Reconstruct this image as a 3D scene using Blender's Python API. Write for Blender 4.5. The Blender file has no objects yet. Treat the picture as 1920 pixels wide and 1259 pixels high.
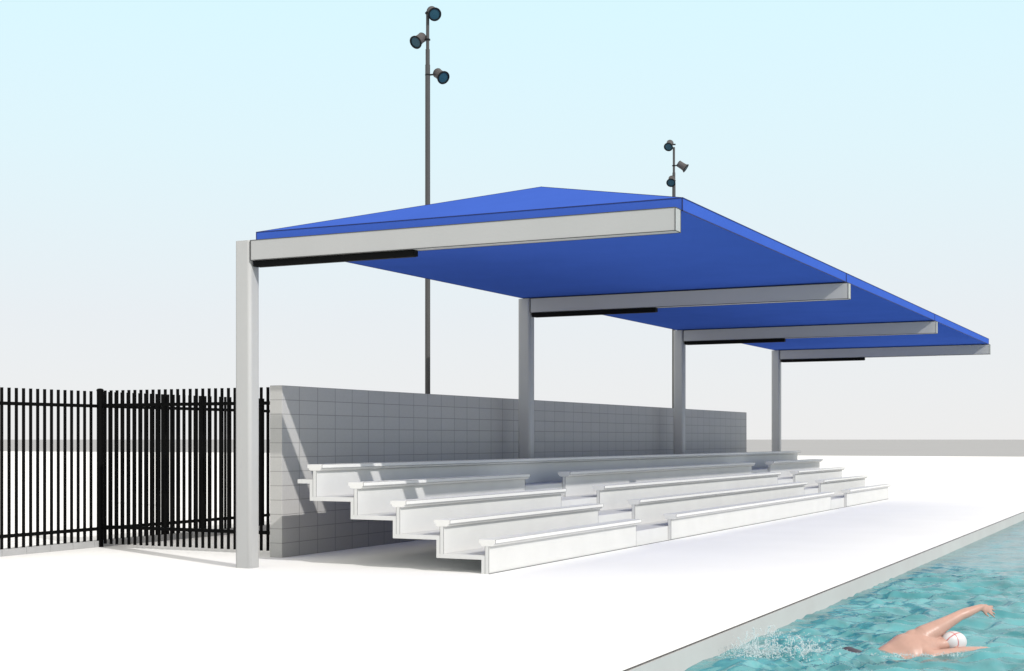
import bpy, bmesh, math, random
import numpy as np
from mathutils import Vector, Matrix
S = bpy.context.scene
C = S.collection
random.seed(7)
R = math.radians

# ------------------------------------------------------------------ camera, sky, sun, exposure
HEAD = math.atan2(1302, 2617)                 # view heading, from +X towards +Y
EYE = 1.68
cd = bpy.data.cameras.new("camera"); cam = bpy.data.objects.new("camera", cd); C.objects.link(cam)
cam.location = (0, 0, EYE); cam.rotation_euler = (math.pi/2, 0, HEAD - math.pi/2)
cd.sensor_width = 36; cd.lens = 36*2617/1920; cd.shift_y = (824-629.5)/1920
cd.clip_start = .1; cd.clip_end = 9000
S.camera = cam

SUN_VEC = Vector((-.62, -1.35, 1)).normalized()   # towards the sun
sun_el = math.asin(SUN_VEC.z)
w = bpy.data.worlds.new("World"); S.world = w; w.use_nodes = True
nt = w.node_tree; nt.nodes.clear()
def N(t, **k):
    n = nt.nodes.new(t)
    for a, b in k.items(): setattr(n, a, b)
    return n
sky = N('ShaderNodeTexSky', sky_type='NISHITA', sun_disc=False)
sky.sun_elevation = sun_el; sky.sun_rotation = math.atan2(SUN_VEC.x, SUN_VEC.y)
sky.air_density = 1; sky.dust_density = 1.5
sc_ = N('ShaderNodeVectorMath', operation='SCALE'); sc_.inputs['Scale'].default_value = .10
nt.links.new(sky.outputs[0], sc_.inputs[0])
tc = N('ShaderNodeTexCoord'); sx = N('ShaderNodeSeparateXYZ'); nt.links.new(tc.outputs['Generated'], sx.inputs[0])
rp = N('ShaderNodeValToRGB'); nt.links.new(sx.outputs['Z'], rp.inputs[0])
e = rp.color_ramp.elements
e[0].position = 0; e[0].color = (.875, .872, .868, 1)
e[1].position = 1; e[1].color = (1.10, 1.04, .96, 1)
for p, c in ((.085, (.83, .872, .905)), (.20, (.765, .935, .99)), (.30, (.715, .96, 1.04)), (.42, (.92, .97, .98)), (.55, (1.08, 1.02, .95))):
    q = e.new(p); q.color = (*c, 1)
mx = N('ShaderNodeMix', data_type='RGBA'); mx.inputs['Factor'].default_value = .97
nt.links.new(sc_.outputs[0], mx.inputs['A']); nt.links.new(rp.outputs[0], mx.inputs['B'])
bg = N('ShaderNodeBackground'); bg.inputs['Strength'].default_value = 1.0
nt.links.new(mx.outputs['Result'], bg.inputs[0])
nt.links.new(bg.outputs[0], N('ShaderNodeOutputWorld').inputs[0])

sd = bpy.data.lights.new("sun", 'SUN'); so = bpy.data.objects.new("sun", sd); C.objects.link(so)
sd.energy = 2.9; sd.angle = R(.5); sd.color = (1, .975, .94)
so.rotation_euler = SUN_VEC.to_track_quat('Z', 'Y').to_euler(); so.location = (0, -20, 30)
S.view_settings.view_transform = 'Standard'; S.view_settings.look = 'None'
S.view_settings.exposure = 0; S.view_settings.gamma = 1

# ------------------------------------------------------------------ materials
def mat(name, col, rough=.6, metal=0, var=.04, scale=3, bump=0, bscale=60, spec=.5, streak=None):
    m = bpy.data.materials.new(name); m.use_nodes = True; t = m.node_tree; b = t.nodes['Principled BSDF']
    b.inputs['Roughness'].default_value = rough; b.inputs['Metallic'].default_value = metal
    b.inputs['Specular IOR Level'].default_value = spec
    g = t.nodes.new('ShaderNodeNewGeometry'); n = t.nodes.new('ShaderNodeTexNoise')
    n.inputs['Scale'].default_value = scale; n.inputs['Detail'].default_value = 5
    mp = t.nodes.new('ShaderNodeMapping')
    if streak: mp.inputs['Scale'].default_value = streak
    t.links.new(g.outputs['Position'], mp.inputs[0]); t.links.new(mp.outputs[0], n.inputs['Vector'])
    r = t.nodes.new('ShaderNodeValToRGB'); t.links.new(n.outputs['Fac'], r.inputs[0])
    r.color_ramp.elements[0].position = .3; r.color_ramp.elements[1].position = .7
    r.color_ramp.elements[0].color = (*[c*(1-var) for c in col], 1)
    r.color_ramp.elements[1].color = (*[min(1, c*(1+var)) for c in col], 1)
    t.links.new(r.outputs[0], b.inputs['Base Color'])
    if bump:
        n2 = t.nodes.new('ShaderNodeTexNoise'); n2.inputs['Scale'].default_value = bscale
        t.links.new(g.outputs['Position'], n2.inputs['Vector'])
        bp = t.nodes.new('ShaderNodeBump'); bp.inputs['Strength'].default_value = bump; bp.inputs['Distance'].default_value = .01
        t.links.new(n2.outputs['Fac'], bp.inputs['Height']); t.links.new(bp.outputs[0], b.inputs['Normal'])
    return m
M = {}
M['deck'] = mat('pale_concrete_paving', (.865, .86, .85), .8, var=.02, scale=.6, bump=.05)
M['ground'] = mat('grey_ground', (.335, .335, .34), .95, var=.02, scale=.05)
M['conc'] = mat('white_precast_concrete', (.60, .596, .585), .6, var=.03, scale=2.0, bump=.05)
M['seat'] = mat('white_seat_board', (.70, .69, .67), .5, var=.02, scale=3)
M['steel'] = mat('grey_painted_steel', (.40, .40, .398), .6, var=.03, scale=1.2, streak=(1, 1, .3))
M['line'] = mat('dark_outline', (.05, .05, .05), .7)  # linework: drawn edge lines added as thin dark strips, not welds
M['fabric'] = mat('blue_shade_fabric', (.050, .113, .465), .9, var=.03, scale=1.5, bump=.08, bscale=250, spec=.0)
M['joint'] = mat('grey_outline', (.16, .16, .16), .8)  # added grey outlines on bench edges and bleacher base, no sealant
M['canopy_line'] = mat('navy_outline', (.01, .02, .12), .8)  # drawn outline of the canopy edges, added as thin bars
M['black'] = mat('black_powder_coat', (.003, .003, .003), .6, spec=.05)
M['lightbar'] = mat('black_fixture', (.002, .002, .002), .6, spec=.1)
M['pole'] = mat('dark_grey_pole', (.075, .073, .072), .7, spec=.2)
M['lampbody'] = mat('warm_grey_lamp_housing', (.085, .077, .077), .6, spec=.25)
M['lamprim'] = mat('black_lamp_rim', (.006, .007, .008), .6, spec=.2)
M['lens'] = mat('dark_teal_lamp_glass', (.022, .075, .105), .45, spec=.25)
M['curb'] = mat('grey_block', (.36, .36, .36), .85, var=.05, scale=5, bump=.1)
M['coping'] = mat('pool_edge_concrete', (.47, .455, .45), .7, var=.03, scale=2)
M['tile'] = mat('teal_pool_shell', (.30, .68, .68), .4, var=.15, scale=1.2)
M['skin'] = mat('wet_skin', (.46, .272, .218), .38, var=.08, scale=9, bump=.05)
M['cap'] = mat('white_swim_cap', (.62, .59, .60), .4, var=.03, scale=20)
M['capred'] = mat('red_cap_stripe', (.50, .10, .10), .4)
M['shorts'] = mat('dark_swim_shorts', (.035, .03, .05), .5)
M['goggle'] = mat('dark_goggles', (.02, .03, .05), .2)

def block_mat():
    m = bpy.data.materials.new('stack_bond_grey_block'); m.use_nodes = True; t = m.node_tree; b = t.nodes['Principled BSDF']
    g = t.nodes.new('ShaderNodeNewGeometry'); s = t.nodes.new('ShaderNodeSeparateXYZ'); t.links.new(g.outputs['Position'], s.inputs[0])
    def mth(op, a, bb, c=None):
        n = t.nodes.new('ShaderNodeMath'); n.operation = op
        for i, v in enumerate((a, bb, c)):
            if v is None: continue
            if hasattr(v, 'links'): t.links.new(v, n.inputs[i])
            else: n.inputs[i].default_value = v
        return n.outputs[0]
    def joint(o, off, pitch, half):           # 1 on the joint, 0 on the block
        d = mth('DIVIDE', mth('SUBTRACT', o, off), pitch)
        k = mth('ABSOLUTE', mth('SUBTRACT', d, mth('ROUND', d, None)), None)
        return mth('LESS_THAN', mth('MULTIPLY', k, pitch), half)
    j = mth('MAXIMUM', joint(s.outputs['X'], 16.27+.4063*1.04, .4645, .007), joint(s.outputs['Z'], 0, .2037, .005))
    n = t.nodes.new('ShaderNodeTexNoise'); n.inputs['Scale'].default_value = 40; n.inputs['Detail'].default_value = 6
    t.links.new(g.outputs['Position'], n.inputs['Vector'])
    # each block a slightly different grey
    def cell(o, off, pitch): return mth('FLOOR', mth('DIVIDE', mth('SUBTRACT', o, off), pitch), None)
    cv = t.nodes.new('ShaderNodeCombineXYZ'); t.links.new(cell(s.outputs['X'], 16.27+.4063*1.04, .4645), cv.inputs[0]); t.links.new(cell(s.outputs['Z'], 0, .2037), cv.inputs[2])
    wn = t.nodes.new('ShaderNodeTexWhiteNoise'); t.links.new(cv.outputs[0], wn.inputs[0])
    v = mth('ADD', mth('MULTIPLY', n.outputs['Fac'], .06), mth('MULTIPLY', wn.outputs['Value'], .018))
    v = mth('ADD', v, .385)
    v = mth('MULTIPLY', v, mth('SUBTRACT', 1, mth('MULTIPLY', j, .40)))
    cc = t.nodes.new('ShaderNodeCombineColor')
    for i, k in enumerate((1.02, 1.0, .965)): t.links.new(mth('MULTIPLY', v, k), cc.inputs[i])
    t.links.new(cc.outputs[0], b.inputs['Base Color']); b.inputs['Roughness'].default_value = .9
    bp = t.nodes.new('ShaderNodeBump'); bp.inputs['Strength'].default_value = .4; bp.inputs['Distance'].default_value = .006
    t.links.new(mth('SUBTRACT', mth('MULTIPLY', n.outputs['Fac'], .5), j), bp.inputs['Height']); t.links.new(bp.outputs[0], b.inputs['Normal'])
    return m
M['block'] = block_mat()

def water_mat():
    m = bpy.data.materials.new('teal_pool_water'); m.use_nodes = True; t = m.node_tree; t.nodes.clear()
    g = t.nodes.new('ShaderNodeNewGeometry')
    n = t.nodes.new('ShaderNodeTexNoise'); n.inputs['Scale'].default_value = 1.3; n.inputs['Detail'].default_value = 4; n.inputs['Distortion'].default_value = .8
    t.links.new(g.outputs['Position'], n.inputs['Vector'])
    r = t.nodes.new('ShaderNodeValToRGB'); t.links.new(n.outputs['Fac'], r.inputs[0])
    r.color_ramp.elements[0].position = .35; r.color_ramp.elements[0].color = (.06, .29, .33, 1)
    r.color_ramp.elements[1].position = .68; r.color_ramp.elements[1].color = (.20, .58, .63, 1)
    d = t.nodes.new('ShaderNodeBsdfDiffuse'); t.links.new(r.outputs[0], d.inputs[0])
    tr = t.nodes.new('ShaderNodeBsdfTransparent'); tr.inputs[0].default_value = (.66, .96, .96, 1)
    m1 = t.nodes.new('ShaderNodeMixShader'); m1.inputs[0].default_value = .40
    t.links.new(d.outputs[0], m1.inputs[1]); t.links.new(tr.outputs[0], m1.inputs[2])
    n2 = t.nodes.new('ShaderNodeTexNoise'); n2.inputs['Scale'].default_value = 16; n2.inputs['Detail'].default_value = 4; n2.inputs['Distortion'].default_value = .6
    t.links.new(g.outputs['Position'], n2.inputs['Vector'])
    bp = t.nodes.new('ShaderNodeBump'); bp.inputs['Strength'].default_value = .22; bp.inputs['Distance'].default_value = .02
    t.links.new(n2.outputs['Fac'], bp.inputs['Height'])
    fr = t.nodes.new('ShaderNodeFresnel'); fr.inputs['IOR'].default_value = 1.42; t.links.new(bp.outputs[0], fr.inputs['Normal'])
    gl = t.nodes.new('ShaderNodeBsdfGlossy'); gl.inputs['Roughness'].default_value = .03; t.links.new(bp.outputs[0], gl.inputs['Normal'])
    t.links.new(bp.outputs[0], d.inputs['Normal'])
    m2 = t.nodes.new('ShaderNodeMixShader'); t.links.new(fr.outputs[0], m2.inputs[0])
    t.links.new(m1.outputs[0], m2.inputs[1]); t.links.new(gl.outputs[0], m2.inputs[2])
    o = t.nodes.new('ShaderNodeOutputMaterial'); t.links.new(m2.outputs[0], o.inputs[0])
    return m
M['water'] = water_mat()
def splash_mat():
    m = bpy.data.materials.new('white_spray'); m.use_nodes = True; b = m.node_tree.nodes['Principled BSDF']
    b.inputs['Base Color'].default_value = (.70, .78, .80, 1); b.inputs['Roughness'].default_value = .15
    b.inputs['Alpha'].default_value = .42
    return m
M['spray'] = splash_mat()

# ------------------------------------------------------------------ mesh helpers (world coordinates in, object origin out)
class MB:
    def __init__(s): s.v = []; s.f = []; s.mi = []
    def add(s, vs, fs, mi=0):
        o = len(s.v); s.v += [tuple(v) for v in vs]; s.f += [tuple(i+o for i in f) for f in fs]; s.mi += [mi]*len(fs)
    def box(s, x0, x1, y0, y1, z0, z1, mi=0, skip=()):
        vs = [(x, y, z) for z in (z0, z1) for y in (y0, y1) for x in (x0, x1)]
        fs = [(0, 2, 3, 1), (4, 5, 7, 6), (0, 1, 5, 4), (2, 6, 7, 3), (0, 4, 6, 2), (1, 3, 7, 5)]
        s.add(vs, fs, mi)
    def bar(s, a, b, w, mi=0):
        a = Vector(a); b = Vector(b); d = (b-a).normalized()
        u = d.cross(Vector((0, 0, 1)));
        if u.length < 1e-3: u = Vector((1, 0, 0))
        u.normalize(); v = d.cross(u).normalized()
        a = a - d*w/2; b = b + d*w/2
        vs = [p + u*w/2*i + v*w/2*j for p in (a, b) for i, j in ((-1, -1), (1, -1), (1, 1), (-1, 1))]
        s.add(vs, [(3, 2, 1, 0), (4, 5, 6, 7), (0, 1, 5, 4), (1, 2, 6, 5), (2, 3, 7, 6), (3, 0, 4, 7)], mi)
    def prism_x(s, prof, x0, x1, mi=0):        # prof: list of (y,z)
        n = len(prof); vs = [(x0, y, z) for y, z in prof] + [(x1, y, z) for y, z in prof]
        fs = [tuple(range(n)), tuple(range(2*n-1, n-1, -1))] + [((i+1) % n, i, i+n, (i+1) % n+n) for i in range(n)]
        s.add(vs, fs, mi)
    def lathe(s, prof, origin, axis, n=24, mi=0, capend=True):   # prof: (t along axis, r)
        ax = Vector(axis).normalized(); u = ax.orthogonal().normalized(); v = ax.cross(u); o = Vector(origin)
        vs = []; fs = []
        for t_, r_ in prof:
            for k in range(n):
                a = 2*math.pi*k/n; vs.append(o + ax*t_ + u*r_*math.cos(a) + v*r_*math.sin(a))
        for i in range(len(prof)-1):
            for k in range(n):
                fs.append((i*n+k, i*n+(k+1) % n, (i+1)*n+(k+1) % n, (i+1)*n+k))
        if capend:
            fs.append(tuple(range(n-1, -1, -1))); fs.append(tuple(range((len(prof)-1)*n, len(prof)*n)))
        s.add(vs, fs, mi)
    def build(s, name, mats, parent=None, origin=(0, 0, 0), bevel=0, smooth=False):
        me = bpy.data.meshes.new(name); o3 = Vector(origin)
        me.from_pydata([tuple(Vector(v)-o3) for v in s.v], [], s.f)
        for m in (mats if isinstance(mats, (list, tuple)) else [mats]): me.materials.append(m)
        me.polygons.foreach_set('material_index', s.mi)
        bm = bmesh.new(); bm.from_mesh(me); bmesh.ops.recalc_face_normals(bm, faces=bm.faces); bm.to_mesh(me); bm.free()
        if smooth:
            me.polygons.foreach_set('use_smooth', [True]*len(me.polygons)); me.set_sharp_from_angle(angle=R(35))
        ob = bpy.data.objects.new(name, me); C.objects.link(ob)
        place(ob, o3, parent)
        if bevel:
            b = ob.modifiers.new('bevel', 'BEVEL'); b.width = bevel; b.segments = 2; b.limit_method = 'ANGLE'; b.angle_limit = R(50)
        return ob
WORLD = {}
def place(ob, o3, parent):
    o3 = Vector(o3); WORLD[ob.name] = o3
    if parent: ob.parent = parent; ob.location = o3 - WORLD[parent.name]
    else: ob.location = o3
def tag(o, label=None, cat=None, group=None, kind=None):
    for k, v in (('label', label), ('category', cat), ('group', group), ('kind', kind)):
        if v: o[k] = v
    return o
def empty(name, loc, label, cat, group=None):
    o = bpy.data.objects.new(name, None); C.objects.link(o); o.empty_display_size = .3; place(o, loc, None)
    return tag(o, label, cat, group)
def dup(ob, offset, parent):
    """copy one part (shared mesh) to a place shifted by offset, under the given parent"""
    c = ob.copy(); C.objects.link(c); c.parent = parent; c.location = ob.location + Vector(offset)
    WORLD[c.name] = WORLD[ob.name] + Vector(offset)
    return c

# ------------------------------------------------------------------ the setting
POOL_Y, WATER_Z, FAR_X = 3.77, -.178, 142.5
PX0, PX1, PY0 = -4.0, 60.0, -14.0
b = MB(); b.add([(-3000, -5000, -.06), (6000, -5000, -.06), (6000, 5000, -.06), (-3000, 5000, -.06)][::1], [(0, 1, 2, 3)])
# leave a hole for the pool basin
b = MB()
def ring(b, X0, X1, Y0, Y1, z):
    b.add([(X0, Y0, z), (X1, Y0, z), (X1, Y1, z), (X0, Y1, z), (PX0, PY0, z), (PX1, PY0, z), (PX1, POOL_Y, z), (PX0, POOL_Y, z)],
          [(0, 1, 5, 4), (1, 2, 6, 5), (2, 3, 7, 6), (3, 0, 4, 7)])
ring(b, -3000, 7000, -6000, 6000, -.06)
tag(b.build('ground', M['ground']), kind='structure')
b = MB(); ring(b, -60, FAR_X, -320, 420, 0)
X0, X1, Y0, Y1 = -60, FAR_X, -320, 420
b.add([(X1, Y0, 0), (X1, Y1, 0), (X1, Y1, -.055), (X1, Y0, -.055)], [(0, 1, 2, 3)])
tag(b.build('pool_deck', M['deck']), kind='structure')
b = MB(); b.box(FAR_X-.22, FAR_X-.02, Y0, Y1, .002, .006); tag(b.build('deck_edge_strip', M['line']), kind='structure')
b = MB(); b.box(PX0, PX1, POOL_Y+.001, POOL_Y+.013, .001, .005); tag(b.build('deck_edge_outline', M['line']), kind='structure')  # black edge line along the pool, added as linework
b = MB(); b.box(PX0, PX1, POOL_Y-.012, POOL_Y-.001, -.45, -.003)
tag(b.build('pool_edge', M['coping']), kind='structure')
b = MB(); D = -1.7
b.add([(PX0, PY0, D), (PX1, PY0, D), (PX1, POOL_Y, D), (PX0, POOL_Y, D), (PX0, PY0, -.06), (PX1, PY0, -.06), (PX1, POOL_Y, -.06), (PX0, POOL_Y, -.06)],
      [(0, 1, 2, 3), (0, 1, 5, 4), (1, 2, 6, 5), (2, 3, 7, 6), (3, 0, 4, 7)])
tag(b.build('pool_basin', M['tile']), kind='structure')

# water: a real rippled sheet, finest in the part the swimmer is in
def water():
    xs = np.concatenate([np.arange(PX0, 8, .25), np.arange(8, 20, .022), np.arange(20, 36, .05), np.arange(36, PX1+.01, .5)]); xs[-1] = PX1
    ys = np.concatenate([np.arange(PY0, -1.2, .3), np.arange(-1.2, POOL_Y-.013, .022), [POOL_Y-.013]])
    Xg, Yg = np.meshgrid(xs, ys); Z = np.zeros_like(Xg)
    rng = np.random.default_rng(4)
    fwd = HEAD
    wx = Xg + .10*np.sin(2.1*Yg+.7*Xg) + .05*np.sin(5.3*Xg-3*Yg); wy = Yg + .12*np.sin(1.7*Xg+1.1) + .05*np.sin(4.7*Xg+2.2*Yg)
    for lam, amp, nn in ((2.6, .008, 4), (1.3, .010, 7), (.75, .012, 11), (.40, .0125, 16), (.20, .0060, 16)):
        for k in range(nn):
            l = lam*rng.uniform(.75, 1.3); a = fwd + rng.normal(0, .62); ph = rng.uniform(0, 6.28)
            s_ = np.sin((wx*math.cos(a)+wy*math.sin(a))*2*math.pi/l + ph)
            Z += amp*rng.uniform(.5, 1.2)/math.sqrt(nn)*1.6*(np.exp(1.3*s_)/1.7-.8 if k % 2 == 0 else s_)
    # stirred-up water round the swimmer's legs
    r2 = (Xg-11.75)**2/1.1 + (Yg-2.95)**2/.5
    Z += np.exp(-r2)*.022*np.sin(Xg*23+3*np.sin(Yg*9))*np.sin(Yg*27+2*np.sin(Xg*11))
    Z *= np.clip(1-(Xg-18.5)/4, .16, 1)                          # calmer towards the far end
    Z *= np.clip((POOL_Y-Yg)/.3, .3, 1)
    # the water lies lower and smoother round the swimmer's leading arm and head
    ax_, ay_, bx_, by_ = 12.50, 2.12, 12.97, 1.75
    tt = np.clip(((Xg-ax_)*(bx_-ax_)+(Yg-ay_)*(by_-ay_))/((bx_-ax_)**2+(by_-ay_)**2), 0, 1)
    g_ = np.exp(-((Xg-ax_-tt*(bx_-ax_))**2+(Yg-ay_-tt*(by_-ay_))**2)/.02)
    Z = Z*(1-.85*g_) - .012*g_
    ny, nx = Xg.shape
    v = np.stack([Xg, Yg, Z+WATER_Z], -1).reshape(-1, 3)
    i = np.arange(ny*nx).reshape(ny, nx)
    q = np.stack([i[:-1, :-1], i[:-1, 1:], i[1:, 1:], i[1:, :-1]], -1).reshape(-1, 4)
    me = bpy.data.meshes.new('pool_water')
    me.vertices.add(len(v)); me.vertices.foreach_set('co', v.ravel())
    me.loops.add(q.size); me.loops.foreach_set('vertex_index', q.ravel().astype(np.int32))
    me.polygons.add(len(q)); me.polygons.foreach_set('loop_start', np.arange(0, q.size, 4, dtype=np.int32))
    me.polygons.foreach_set('loop_total', np.full(len(q), 4, np.int32)); me.update(calc_edges=True)
    me.polygons.foreach_set('use_smooth', [True]*len(q)); me.materials.append(M['water'])
    o = bpy.data.objects.new('pool_water', me); C.objects.link(o); tag(o, kind='structure')
water()

# ------------------------------------------------------------------ block wall
b = MB(); b.box(16.27, 38.61, 11.738, 11.95, 0, 2.445)
tag(b.build('block_wall', M['block'], origin=(16.27, 11.83, 0), bevel=.006),
    'long grey stack-bond block wall standing behind the white bleachers', 'wall')

# ------------------------------------------------------------------ bleachers
PITCH, RISE = .645, .229
NEAR, FARX = 15.43, 39.77
bl = empty('bleachers', (27.6, 9.3, 0), 'white five-tier concrete bleachers with rows of bench seats beneath the blue canopy', 'bleachers')
for r in range(5):
    y, z = 8.052+PITCH*r, RISE*r
    z0 = 0 if r == 0 else z-.055
    y1 = 8.052+PITCH*(r+1)+.053 if r < 4 else 10.88
    t = .055
    prof = [(y, z0), (y, z+RISE), (y1 if r == 4 else y+PITCH, z+RISE), (y1 if r == 4 else y+PITCH, z+RISE-t), (y+.053, z+RISE-t), (y+.053, z0)]
    if r: prof = [(y, z+.0), (y, z+RISE)] + prof[2:5] + [(y+.053, z-t), (y, z-t)]
    b = MB(); b.prism_x(prof, NEAR, FARX)
    b.build('tier', M['conc'], bl, origin=(27.6, y, z), bevel=.003)
segs = [(NEAR, 20.44), (22.035, 33.10), (34.70, FARX-.01)]
def bench(r, x0, x1):
    y, z = 7.905+PITCH*r, RISE*r
    xm = (x0+x1)/2
    b = MB(); b.box(x0, x1, y+.092, y+.1465, z+.0005, z+.3455)
    for X, Y in ((x0, y+.1465), (x0, y+.092), (x1, y+.092)): b.box(X-.0025, X+.0025, Y-.0025, Y+.0025, z+.001, z+.345, 1)
    s = b.build('bench', [M['conc'], M['joint']], bl, origin=(xm, y+.12, z), bevel=.002)
    zt = z+.428
    prof = [(y, zt), (y, zt-.046), (y+.022, zt-.050), (y+.030, zt-.072), (y+.05, zt-.082), (y+.187, zt-.082), (y+.205, zt-.072), (y+.213, zt-.050), (y+.235, zt-.046), (y+.235, zt)]
    b = MB(); b.prism_x(prof, x0-.002, x1+.002)
    for Y, Z in ((y, zt), (y, zt-.046)): b.box(x0, x1, Y-.0018, Y+.0018, Z-.0018, Z+.0018, 1)
    for X in (x0, x1): b.box(X-.003, X+.003, y-.002, y+.003, zt-.046, zt, 1)
    b.build('seat', [M['seat'], M['joint']], s, origin=(xm, y+.12, zt), bevel=.003)
for r in range(4):
    for x0, x1 in segs: bench(r, x0, x1)
bench(4, NEAR, FARX-.01)

# ------------------------------------------------------------------ shade shelter
FX = [14.71, 23.085, 31.46, 39.83]
sh = empty('shade_shelter', (27.3, 11.25, 0), 'long cantilever shade shelter with blue fabric canopies on four grey steel posts', 'shelter')
LW = .009
def frame():
    x = FX[0]
    b = MB(); b.box(x, x+.22, 11.118, 11.37, 0, 4.268)
    col = b.build('column', M['steel'], sh, origin=(x+.11, 11.25, 0))
    vb = col.modifiers.new('rounded_corners', 'BEVEL'); vb.width = .05; vb.segments = 6; vb.limit_method = 'WEIGHT'
    me = col.data; at = me.attributes.new('bevel_weight_edge', 'FLOAT', 'EDGE')
    for i, ed in enumerate(me.edges):
        p, q = (me.vertices[k].co for k in ed.vertices); at.data[i].value = 1.0 if abs(p.z-q.z) > 1 else 0.0
    me.polygons.foreach_set('use_smooth', [True]*len(me.polygons)); me.set_sharp_from_angle(angle=R(30))
    wn = col.modifiers.new('weighted_normals', 'WEIGHTED_NORMAL')
    b = MB(); b.box(x+.001, x+.178, 5.291, 11.116, 4.003, 4.262)
    e_ = .004
    for X, Z in ((x, 4.262), (x+.178, 4.003), (x, 4.003)): b.box(X-e_, X+e_, 5.291, 11.116, Z-e_, Z+e_, 1)
    for X in (x, x+.178): b.box(X-e_, X+e_, 5.291-e_, 5.291+e_, 4.003, 4.262, 1)
    b.box(x-.003, x+.006, 11.104, 11.116, 4.003, 4.262, 1)
    for Z in (4.003, 4.262): b.box(x, x+.178, 5.291-e_, 5.291+e_, Z-e_, Z+e_, 1)
    beam = b.build('beam', [M['steel'], M['line']], sh, origin=(x+.09, 8.2, 4.13))
    b = MB(); b.box(x+.035, x+.145, 8.68, 11.095, 3.925, 3.998); b.box(x+.05, x+.13, 8.70, 11.05, 3.918, 3.9245, 0)
    lb = b.build('light_fixture', M['lightbar'], beam, origin=(x+.09, 9.88, 3.96), bevel=.004)
    return col, beam, lb
col, beam, lb = frame()
for X in FX[1:]:
    dx = X-FX[0]
    dup(col, (dx, 0, 0), sh); bm_ = dup(beam, (dx, 0, 0), sh)
    c = lb.copy(); C.objects.link(c); c.parent = bm_
def canopy(x0, x1, zb=4.284):
    y0, y1, zf, zr, hip = 5.34, 11.30, 4.43, 5.205, 2.55
    ym = (y0+y1)/2; n = .10
    vs = [(x0, y0, zb), (x1, y0, zb), (x1, y1, zb), (x0, y1, zb),
          (x0, y0, zf), (x1, y0, zf), (x1, y1, zf), (x0, y1, zf), (x0+hip, ym, zr), (x1-hip, ym, zr)]
    b = MB(); b.add(vs, [(0, 3, 2, 1), (0, 1, 5, 4), (1, 2, 6, 5), (2, 3, 7, 6), (3, 0, 4, 7), (4, 5, 9, 8), (5, 6, 9), (6, 7, 8, 9), (7, 4, 8)])
    for i, j in ((0, 1), (1, 2), (2, 3), (3, 0), (4, 5), (5, 6), (6, 7), (7, 4), (0, 4), (1, 5), (2, 6), (3, 7), (4, 8), (7, 8), (5, 9), (6, 9), (8, 9)):
        b.bar(vs[i], vs[j], .010, 1)
    return b.build('canopy', [M['fabric'], M['canopy_line']], sh, origin=((x0+x1)/2, ym, zb))
canopy(15.09, 23.14); canopy(23.17, 31.545); canopy(31.575, 40.05)

# ------------------------------------------------------------------ fences
b = MB(); b.box(NEAR, FARX, 7.984, 7.994, .0, .010)
b.build('base_outline', M['joint'], bl, origin=(27.6, 7.99, 0))  # added outline where the bleacher front meets the deck
GF = 'black picket fences'
def rail(b, p0, p1): b.bar(p0, p1, .038)
fa = empty('picket_fence', (16.63, 15.5, 0), 'longer black picket fence running past the round corner post above a low block curb', 'fence', GF)
fb = empty('picket_fence', (16.65, 13.7, 0), 'short black picket fence between the round corner post and the end of the block wall', 'fence', GF)
def picket(x, y, z0, z1, par, first):
    if first is None:
        b = MB(); b.box(x-.0165, x+.0165, y-.0165, y+.0165, z0, z1)
        return b.build('picket', M['black'], par, origin=(x, y, z0))
    dup(first, (x-WORLD[first.name].x, y-WORLD[first.name].y, 0), par); return first
p = None
xs = [14.691+.1380*k for k in range(-6, 14)] + [16.76+.138*k for k in range(0, 41)]
for x in xs: p = picket(x, 15.5, .10, 2.427, fa, p)
p = None
for k in range(28): p = picket(16.65, 15.364-.1193*k, .052, 2.44, fb, p)
def mk_rail(p0, p1, par):
    b = MB(); b.bar(p0, p1, .050); b.build('rail', M['black'], par, origin=p0)
for z in (.282, 2.198): mk_rail((13.8, 15.5, z), (22.3, 15.5, z), fa)
for z in (.316, 2.208): mk_rail((16.65, 15.44, z), (16.65, 12.2, z), fb)
def post(x, y, par, r=.051):
    b = MB(); b.lathe([(0, r), (2.43, r)], (x, y, 0), (0, 0, 1), 20)
    q = b.build('post', M['black'], par, origin=(x, y, 0), smooth=True)
    b = MB(); b.lathe([(2.43, r+.004), (2.455, r+.004), (2.47, r*.7), (2.474, .004)], (x, y, 0), (0, 0, 1), 20)
    b.build('post_cap', M['black'], q, origin=(x, y, 2.43), smooth=True)
post(16.64, 15.46, fa); post(22.33, 15.5, fa, .04)
b = MB()
xj = [22.1-.466*k for k in range(22)]; xj = [v-.0+.0 for v in xj]
for a_, c_ in zip(xj[1:], xj[:-1]): b.box(a_+.003, c_-.003, 15.44, 15.63, 0, .098)
b.box(xj[-1], xj[0]-.005, 15.45, 15.62, 0, .09)
tag(b.build('block_curb', M['curb'], origin=(14.7, 15.53, 0), bevel=.004), 'low grey block curb along the ground under the longer picket fence', 'curb')

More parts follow.
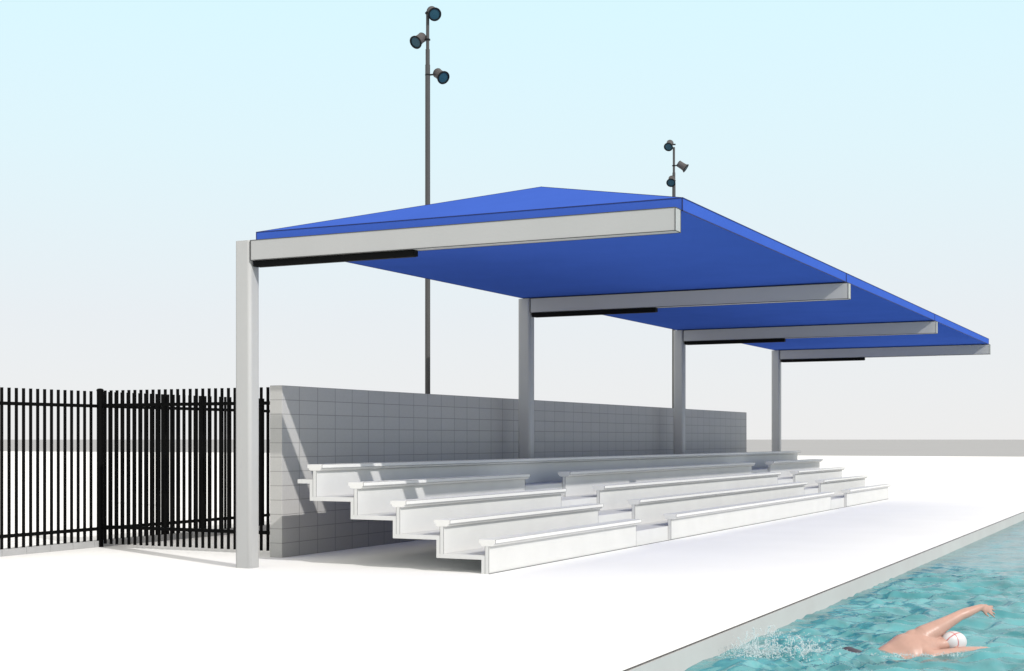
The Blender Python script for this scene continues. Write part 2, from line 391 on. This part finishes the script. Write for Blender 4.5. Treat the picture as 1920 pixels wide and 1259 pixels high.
# ------------------------------------------------------------------ floodlight poles
RT = Vector((math.sin(HEAD), -math.cos(HEAD), 0)); TW = Vector((-math.cos(HEAD), -math.sin(HEAD), 0)); UP = Vector((0, 0, 1))
GP = 'tall floodlight poles behind the bleachers'
def pole(x, label, lamps, top):
    root = empty('floodlight_pole', (x, 13, 0), label, 'floodlight pole', GP)
    b = MB(); b.lathe([(0, .075), (.03, .075), (.031, .05), (8.66, .046), (8.661, .040), (8.95, .040), (8.951, .031), (top, .031)], (x, 13, 0), UP, 16)
    b.build('pole', M['pole'], root, origin=(x, 13, 0), smooth=True)
    for (lu, lz, lt), d in lamps:               # lens centre: sideways, height, towards the pool; aim
        ax = (RT*d[0]+UP*d[1]+TW*d[2]).normalized()
        c = Vector((x, 13, 0)) + RT*lu + UP*lz + TW*lt
        L = .26; back = c-ax*L
        b = MB(); b.lathe([(0, .078), (.008, .090), (.15, .092), (.152, .095), (.160, .095), (.162, .093), (.21, .100), (.245, .116)], back, ax, 32)
        h = b.build('floodlight', M['lampbody'], root, origin=back, smooth=True)
        b = MB(); b.lathe([(.238, .116), (.242, .124), (.262, .126), (.265, .121), (.264, .100), (.250, .096)], back, ax, 32, capend=False)
        b.lathe([(-.004, .072), (.004, .090), (.012, .094), (.016, .089)], back, ax, 32, capend=False)
        b.build('rim', M['lamprim'], h, origin=back, smooth=True)
        b = MB(); b.lathe([(.246, .100), (.249, .100), (.253, .06), (.2535, .002)], back, ax, 32)
        b.build('lens', M['lens'], h, origin=back, smooth=True)
        a0 = back + ax*.07; pz = Vector((x, 13, a0.z-.03))
        b = MB(); b.bar(pz, a0 + (pz-a0).normalized()*.08, .026); b.lathe([(-.012, .05), (.012, .05)], pz, UP, 12)
        b.build('bracket', M['lamprim'], h, origin=pz)
pole(22.60, 'taller-looking dark grey floodlight pole with three lamps rising behind the near canopy',
     [((.14, 9.56, .14), (.28, -.48, .80)), ((-.22, 9.05, .10), (-.46, -.57, .66)), ((.30, 8.40, .08), (.50, -.53, .68))], 9.66)
pole(36.04, 'farther dark grey floodlight pole whose three lamps just clear the canopy corner',
     [((-.16, 9.63, .08), (-.27, -.60, .72)), ((.33, 9.06, .02), (.80, -.56, .15)), ((-.10, 8.64, .16), (-.20, -.60, .75))], 9.64)

# ------------------------------------------------------------------ swimmer
SO = Vector((12.459, 2.346, WATER_Z)); AW = -TW
def Lp(u, v, w_): return SO + RT*u + AW*v + UP*w_
def blob(bm, p, r, sc=(1, 1, 1), rot=None):
    m = Matrix.Translation(p) @ (rot.to_4x4() if rot else Matrix()) @ Matrix.Diagonal((*[r*s for s in sc], 1))
    bmesh.ops.create_icosphere(bm, subdivisions=3, radius=1, matrix=m)
def limb(bm, p, q, r0, r1, flat=1, n=14):
    for i in range(n+1):
        t = i/n; blob(bm, p.lerp(q, t), r0+(r1-r0)*t)
def limbs(bm, pts):
    for (p, r0), (q, r1) in zip(pts[:-1], pts[1:]): limb(bm, p, q, r0, r1, n=max(4, int((q-p).length/min(r0, r1)*2.2)))
def frm(x, z):
    x = x.normalized(); y = z.cross(x).normalized(); z = x.cross(y); return Matrix((x, y, z)).transposed()
pel, low, che, upb = Lp(-.50, -.15, -.095), Lp(-.25, -.085, -.105), Lp(.0, -.01, .0), Lp(.14, .035, .045)
ls, le, lw, lk = Lp(.275, .115, .175), Lp(.535, .22, .290), Lp(.752, .29, .358), Lp(.840, .31, .328)
rs, re_, rw_ = Lp(.18, -.12, -.03), Lp(.47, .03, -.006), Lp(.76, .19, -.008)
hd, nk = Lp(.445, .12, .070), Lp(.30, .07, .05)
body_dir = (upb-pel).normalized()
bnorm = (UP*.80 + TW*.60).normalized()         # the back faces up and towards the camera side
F = frm(body_dir, bnorm)
bm = bmesh.new()
keys = [(0, pel, .165, .105), (.3, low, .148, .095), (.55, Lp(-.12, -.045, -.055), .165, .112), (.8, che, .185, .128), (1, upb, .165, .110), (1.12, Lp(.215, .06, .055), .11, .085)]
for i in range(46):
    t = 1.12*i/45
    for k0, k1 in zip(keys[:-1], keys[1:]):
        if k0[0] <= t <= k1[0]+1e-6:
            u = (t-k0[0])/(k1[0]-k0[0]); uu = u*u*(3-2*u)
            blob(bm, k0[1].lerp(k1[1], u), 1, (.075, k0[2]+(k1[2]-k0[2])*uu, k0[3]+(k1[3]-k0[3])*uu), F); break
# shoulder blades either side of the spine, deltoid mass of the raised arm
for s_ in (1, -1): blob(bm, Lp(.10, .03, .04) + F.col[1]*.085*s_ + F.col[2]*.062, 1, (.085, .055, .045), F)
limbs(bm, [(Lp(.06, .05, .07), .085), (Lp(.17, .085, .125), .095), (ls, .078), (ls.lerp(le, .3), .066), (ls.lerp(le, .62), .056), (le, .047), (le.lerp(lw, .3), .046), (le.lerp(lw, .7), .036), (lw, .027)])
limbs(bm, [(Lp(.10, -.04, .0), .09), (rs, .068), (rs.lerp(re_, .4), .055), (re_, .042), (re_.lerp(rw_, .3), .042), (rw_, .026)])
limbs(bm, [(upb, .09), (nk, .062), (hd, .06)])
hF = frm((hd-nk).normalized()*.9 + Vector((0, 0, -.25)), bnorm)
blob(bm, hd, 1, (.118, .078, .092), hF); blob(bm, hd - hF.col[2]*.045 - hF.col[0]*.02, 1, (.085, .06, .06), hF)
blob(bm, hd - hF.col[2]*.105, .016, (1.7, .8, 1), hF)           # nose (face down in the water)
for s in (-1, 1): blob(bm, hd + hF.col[1]*.078*s - hF.col[0]*.02, 1, (.018, .008, .032), hF)
blob(bm, hd - hF.col[2]*.093 - hF.col[0]*.045, 1, (.010, .026, .012), hF)
blob(bm, hd - hF.col[2]*.080 - hF.col[0]*.085, 1, (.025, .030, .02), hF)
for s, kn, ft in ((1, Lp(-.93, -.20, -.17), Lp(-1.30, -.22, -.13)), (-1, Lp(-.95, -.37, -.26), Lp(-1.33, -.46, -.30))):
    hip = pel + F.col[1]*.085*s
    limbs(bm, [(hip, .098), (hip.lerp(kn, .5), .078), (kn, .055), (kn.lerp(ft, .3), .056), (kn.lerp(ft, .75), .036), (ft, .032)])
    tip = ft + (ft-kn).normalized()*.17 + Vector((0, 0, -.03)); limbs(bm, [(ft, .032), (ft.lerp(tip, .6), .03), (tip, .018)])
def hand(wr, fwd, palm_n, thumb_side, spread=1):
    fwd = fwd.normalized(); side = palm_n.cross(fwd).normalized()*thumb_side; pn = fwd.cross(side).normalized()
    if pn.dot(palm_n) < 0: pn = -pn
    HF = Matrix((fwd, side, fwd.cross(side))).transposed()
    blob(bm, wr+fwd*.045, 1, (.052, .040, .017), HF); blob(bm, wr+fwd*.02+side*.018, 1, (.035, .024, .018), HF)
    for i, (o, L_, sp) in enumerate(((.031, .074, .20), (.010, .082, .06), (-.012, .076, -.08), (-.032, .060, -.24))):
        a = wr + fwd*.082 + side*o
        d1 = (fwd + side*sp*spread - pn*.0 + palm_n*(.10+.05*i)*(1.0)).normalized(); k1 = a+d1*L_*.45
        d2 = (d1 + palm_n*(.15+.05*i)).normalized(); k2 = k1+d2*L_*.32
        d3 = (d2 + palm_n*.2).normalized(); k3 = k2+d3*L_*.23
        limbs(bm, [(a, .0098), (k1, .0092), (k2, .0083), (k3, .0072)])
    a = wr+fwd*.022+side*.032; k1 = a+(fwd*.85+side*.55+palm_n*.15).normalized()*.038; k2 = k1+(fwd*.95+side*.25+palm_n*.15).normalized()*.034
    limbs(bm, [(wr+fwd*.012+side*.014, .014), (a, .012), (k1, .0105), (k2, .008)])
hand(lw, (lk-lw), (-UP*.35 - TW*.85 - RT*.2).normalized(), 1, 1.3)
hand(rw_, (rw_-re_).normalized()*1+Vector((0, 0, -.05)), -UP, -1, .4)
me = bpy.data.meshes.new('person'); bm.to_mesh(me); bm.free()
tmp = bpy.data.objects.new('tmp_body', me); C.objects.link(tmp)
rm = tmp.modifiers.new('r', 'REMESH'); rm.mode = 'VOXEL'; rm.voxel_size = .0062
sm = tmp.modifiers.new('s', 'SMOOTH'); sm.factor = .5; sm.iterations = 7
dg = bpy.context.evaluated_depsgraph_get()
me2 = bpy.data.meshes.new_from_object(tmp.evaluated_get(dg)); bpy.data.objects.remove(tmp)
me2.name = 'person'; me2.transform(Matrix.Translation(-SO)); me2.materials.clear(); me2.materials.append(M['skin'])
me2.polygons.foreach_set('use_smooth', [True]*len(me2.polygons))
person = bpy.data.objects.new('person', me2); C.objects.link(person); place(person, SO, None)
tag(person, 'person swimming front crawl with one arm lifted, in white swim cap and dark shorts', 'person')
def part_from(bm, name, m, vox=None, keep=None):
    me = bpy.data.meshes.new(name); bm.to_mesh(me); bm.free()
    if vox:
        t_ = bpy.data.objects.new('t', me); C.objects.link(t_)
        r_ = t_.modifiers.new('r', 'REMESH'); r_.mode = 'VOXEL'; r_.voxel_size = vox
        s_ = t_.modifiers.new('s', 'SMOOTH'); s_.iterations = 4
        me = bpy.data.meshes.new_from_object(t_.evaluated_get(bpy.context.evaluated_depsgraph_get())); bpy.data.objects.remove(t_)
    me.name = name; me.transform(Matrix.Translation(-SO))
    for q in (m if isinstance(m, list) else [m]): me.materials.append(q)
    me.polygons.foreach_set('use_smooth', [True]*len(me.polygons))
    o = bpy.data.objects.new(name, me); C.objects.link(o); place(o, SO, person)
    return o
# cap: upper shell of the head with two red stripes
bm = bmesh.new()
Mh = Matrix.Translation(hd) @ hF.to_4x4() @ Matrix.Diagonal((.126, .086, .100, 1))
bmesh.ops.create_uvsphere(bm, u_segments=160, v_segments=120, radius=1, matrix=Mh)
inv = Mh.inverted()
kill = []
for f in bm.faces:
    q = inv @ f.calc_center_median()
    if q.z < -.30 - .35*(-q.x if q.x < 0 else 0) + (.55 if q.x < -.62 else 0): kill.append(f)
    if abs(q.y*.9 - q.x*.55 - .10) < .05 or abs(q.x + .35 + .3*q.y) < .035: f.material_index = 1
bmesh.ops.delete(bm, geom=kill, context='FACES')
part_from(bm, 'swim_cap', [M['cap'], M['capred']])
bm = bmesh.new()
for s in (-1, 1): blob(bm, hd - hF.col[2]*.078 + hF.col[1]*.032*s + hF.col[0]*.03, 1, (.018, .026, .016), hF)
limbs(bm, [(hd - hF.col[2]*.078 + hF.col[1]*.06 + hF.col[0]*.03, .005), (hd + hF.col[1]*.088, .005)]); limbs(bm, [(hd - hF.col[2]*.078 - hF.col[1]*.06 + hF.col[0]*.03, .005), (hd - hF.col[1]*.088, .005)])
part_from(bm, 'goggles', M['goggle'])
bm = bmesh.new()
blob(bm, pel, 1, (.17, .174, .116), F)
for s, kn in ((1, Lp(-.93, -.20, -.17)), (-1, Lp(-.95, -.37, -.26))):
    hip = pel + F.col[1]*.085*s; limbs(bm, [(hip, .106), (hip.lerp(kn, .55), .086)])
part_from(bm, 'swim_shorts', M['shorts'], vox=.01)

# ------------------------------------------------------------------ splash (uncountable droplets)
def splash():
    rng = random.Random(11); b = MB()
    t_ = (1+5**.5)/2
    iv = [Vector(v).normalized() for v in ((-1, t_, 0), (1, t_, 0), (-1, -t_, 0), (1, -t_, 0), (0, -1, t_), (0, 1, t_), (0, -1, -t_), (0, 1, -t_), (t_, 0, -1), (t_, 0, 1), (-t_, 0, -1), (-t_, 0, 1))]
    fi = [(0, 11, 5), (0, 5, 1), (0, 1, 7), (0, 7, 10), (0, 10, 11), (1, 5, 9), (5, 11, 4), (11, 10, 2), (10, 7, 6), (7, 1, 8), (3, 9, 4), (3, 4, 2), (3, 2, 6), (3, 6, 8), (3, 8, 9), (4, 9, 5), (2, 4, 11), (6, 2, 10), (8, 6, 7), (9, 8, 1)]
    def drop(p, r, st=(1, 1, 1)): b.add([p + Vector((v.x*r*st[0], v.y*r*st[1], v.z*r*st[2])) for v in iv], fi)
    def plume(u, v, n, hgt, sp, r0):
        for _ in range(n):
            a = rng.uniform(0, 6.28); q = rng.random()**.6; d = sp*q
            h = hgt*max(0, 1-q*q)*rng.random()**2.4
            r = r0*rng.uniform(.3, 1)**2*(1.5-h/hgt)
            drop(Lp(u+d*math.cos(a), v+d*math.sin(a)*.7, h+.004), r, (1, 1, rng.uniform(.8, 1.7)))
    for k in range(26):                      # many small irregular bursts instead of one mound
        u = -.62 - 1.05*rng.random(); v = rng.uniform(-.42, .22)
        plume(u, v, rng.randint(35, 120), rng.uniform(.05, .25)*(1.25 if u < -1.1 else .8), rng.uniform(.06, .22), rng.uniform(.004, .0085))
    plume(-1.15, -.12, 1300, .09, .70, .0042); plume(-1.45, -.2, 500, .13, .34, .004); plume(-.70, -.20, 350, .07, .26, .006)
    plume(-.35, -.20, 300, .04, .24, .005); plume(-.05, -.22, 300, .03, .25, .0045)
    plume(.25, -.12, 350, .03, .22, .0045); plume(.45, .04, 200, .04, .12, .0045); plume(.62, .16, 150, .04, .12, .004)
    # arcs of spray
    for _ in range(60):
        u0, v0 = rng.choice(((-1.25, -.1), (-1.0, -.2), (-1.4, -.2))); u0 += rng.uniform(-.12, .12); v0 += rng.uniform(-.1, .1)
        vx, vy, vz = rng.uniform(-.5, .5), rng.uniform(-.4, .4), rng.uniform(.9, 2.2); T = vz/4.9*rng.uniform(.4, .95)
        n = rng.randint(8, 20)
        for i in range(n):
            t = T*i/n; drop(Lp(u0+vx*t, v0+vy*t, .01+vz*t-4.9*t*t), rng.uniform(.002, .0075), (1, 1, 1.5))
    o = b.build('water_splash', M['spray'], origin=Lp(-1.1, -.15, 0), smooth=False)
    o.data.polygons.foreach_set('use_smooth', [True]*len(o.data.polygons))
    tag(o, 'white splash of droplets kicked up behind the swimmer', 'splash', kind='stuff')
splash()
